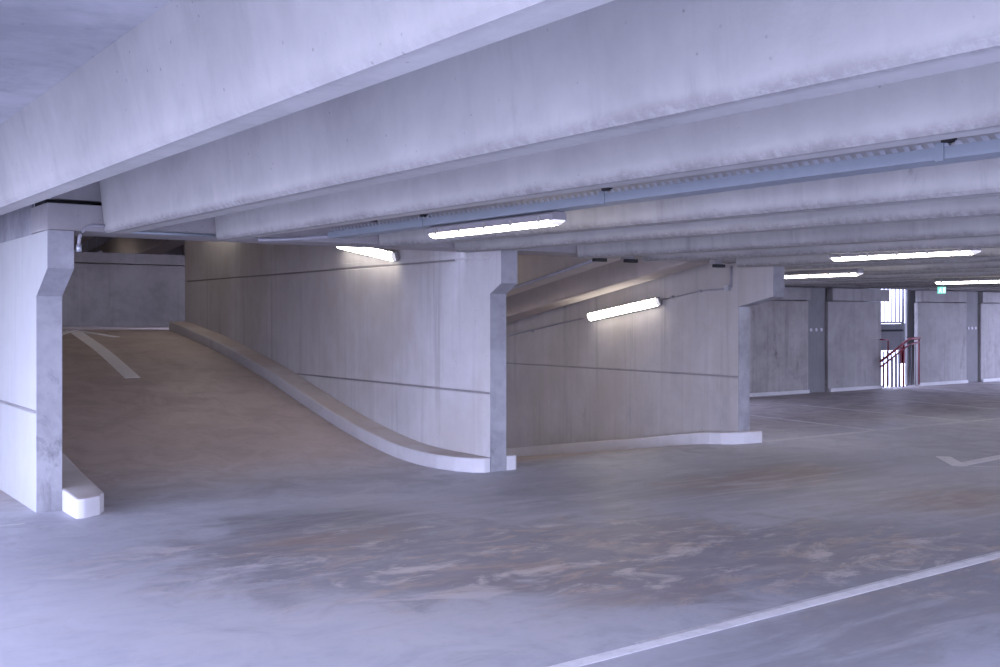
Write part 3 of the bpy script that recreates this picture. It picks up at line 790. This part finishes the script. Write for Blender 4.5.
bm = bmesh.new(); tube(bm, [(0, 0.015, 0), (0, 0.015, 0.12)], 0.006, 6); link('hanger', bm, M_galv, parent=e)

# ------------------------------------------------------------------ painted lines
def strip(name, pts, w, label, mat, fn=None, h=0.0016, group=None):
    bm = bmesh.new()
    for (a, b) in zip(pts[:-1], pts[1:]):
        a = Vector(a); b = Vector(b); d = (b-a).normalized(); n = Vector((-d.y, d.x))*w/2
        N_ = max(1, int((b-a).length/0.4)); prev = None
        for i in range(N_+1):
            p = a+(b-a)*i/N_
            if fn is None: z0 = 0
            else: z0 = fn(p.y)
            q = [bm.verts.new((*(p+n), z0+h)), bm.verts.new((*(p-n), z0+h)), bm.verts.new((*(p-n), z0+0.0002)), bm.verts.new((*(p+n), z0+0.0002))]
            if prev:
                for j in range(4): bm.faces.new((prev[j], prev[(j+1) % 4], q[(j+1) % 4], q[j]))
            else: bm.faces.new(q)
            prev = q
        bm.faces.new(prev[::-1])
    return link(name, bm, mat, kind='thing', label=label, cat='road marking', group=group)
A = unproj(600, 657.5); Bp = unproj(1000, 555.2)
d = Vector(Bp)-Vector(A); d.normalize(); A2 = Vector(A)-d*1.0; B2 = Vector(Bp)+d*6
strip('painted_line', [tuple(A2), tuple(B2)], 0.085, 'long white bay line crossing the lower right foreground', M_paint)
nrm = Vector((-d.y, d.x))
mid = Vector(unproj(800, 606))
strip('painted_line', [tuple(mid-d*1.2+nrm*0.05), tuple(B2+nrm*0.06)], 0.03, 'thin ghost of an older line beside the foreground line', M_paint2)
strip('painted_line', [unproj(762, 441.5), unproj(1000, 418.3), unproj(1300, 389)], 0.10, 'long thin line across the head of the far bays', M_paint2)
def bay(p, q, lab, w=0.09, m=M_paint2):
    strip('painted_line', [unproj(*p), unproj(*q)], w, lab, m, group='far bay divider lines')
bay((744, 414.5), (883, 431), 'bay divider line nearest the right ramp wall')
bay((800, 405), (962, 420.5), 'second bay divider line from the right ramp wall', 0.08)
bay((852, 396), (1000, 409.5), 'third bay divider line, starting before the stair opening', 0.08)
bay((925, 388), (1000, 395), 'fourth bay divider line, towards the right picture edge', 0.07)
bay((990, 383), (1040, 387.5), 'last bay divider line at the right picture edge', 0.07)
# arrow at right (only its tip shows)
strip('painted_arrow', [unproj(943, 456.5), unproj(960, 466)], 0.16, 'white arrow head stroke on the deck at the right picture edge', M_paint)
strip('painted_arrow', [unproj(957.5, 465.3), unproj(1040, 449)], 0.16, 'white arrow stroke running out of the right picture edge', M_paint, h=0.0028)
strip('painted_line', [unproj(956, 466.3), unproj(1060, 466.3)], 0.07, 'thin white line below the arrow at the right picture edge', M_paint2)
strip('painted_line', [unproj(-40, 530), unproj(25, 523.5)], 0.05, 'faint white line before the left wall end', M_paint2)
# arrow on climbing ramp
strip('painted_arrow', [(4.28, 14.35), (4.45, 17.95)], 0.20, 'white arrow shaft painted up the climbing ramp', M_paint3, up, h=0.006)
strip('painted_arrow', [(4.92, 17.35), (4.45, 18.15), (3.9, 17.3)], 0.16, 'white arrow head painted at the top of the climbing ramp', M_paint3, up, h=0.009)

# ------------------------------------------------------------------ light
w = bpy.data.worlds.new('sky'); sc.world = w; w.use_nodes = True
t = w.node_tree; t.nodes.clear()
o = t.nodes.new('ShaderNodeOutputWorld'); bg = t.nodes.new('ShaderNodeBackground'); t.links.new(bg.outputs[0], o.inputs[0])
g = N(t); tc = t.nodes.new('ShaderNodeTexCoord')
z = g.xyz(tc.outputs['Generated'])[2]
x_, y_, z_ = g.xyz(tc.outputs['Generated'])
c = g.mix(g.ramp(z, -0.15, 0.5), rgb(0.625, 0.65, 0.985), rgb(0.58, 0.64, 1.0))
# hazy sky brighter over the open side (-x), dim ground below the horizon
az = g.ramp(x_, 0.3, -0.9, 0.75, 1.5)
gr = g.ramp(z_, -0.12, 0.0, 0.38, 1.0)
k_ = g.math('MULTIPLY', az, gr)
vm = t.nodes.new('ShaderNodeVectorMath'); vm.operation = 'SCALE'; g.l(c, vm.inputs[0]); g.l(k_, vm.inputs['Scale']); c = vm.outputs[0]
g.l(c, bg.inputs[0]); bg.inputs[1].default_value = 9.6

# ------------------------------------------------------------------ camera
cam = bpy.data.cameras.new('camera'); co = bpy.data.objects.new('camera', cam); COL.objects.link(co)
co.location = (0, 0, H); co.rotation_euler = (math.pi/2, 0, -math.atan2(SN, CS))
cam.sensor_width = 36; cam.lens = F/1000*36; cam.shift_y = -0.0165; cam.clip_end = 200; cam.clip_start = 0.02
sc.camera = co
sc.view_settings.view_transform = 'Standard'; sc.view_settings.look = 'None'
sc.view_settings.exposure = 0.0; sc.view_settings.gamma = 1.0; sc.view_settings.use_curve_mapping = False
cy = sc.cycles
cy.use_denoising = True; cy.max_bounces = 10; cy.diffuse_bounces = 8; cy.glossy_bounces = 3
cy.sample_clamp_indirect = 6; cy.caustics_reflective = False; cy.caustics_refractive = False
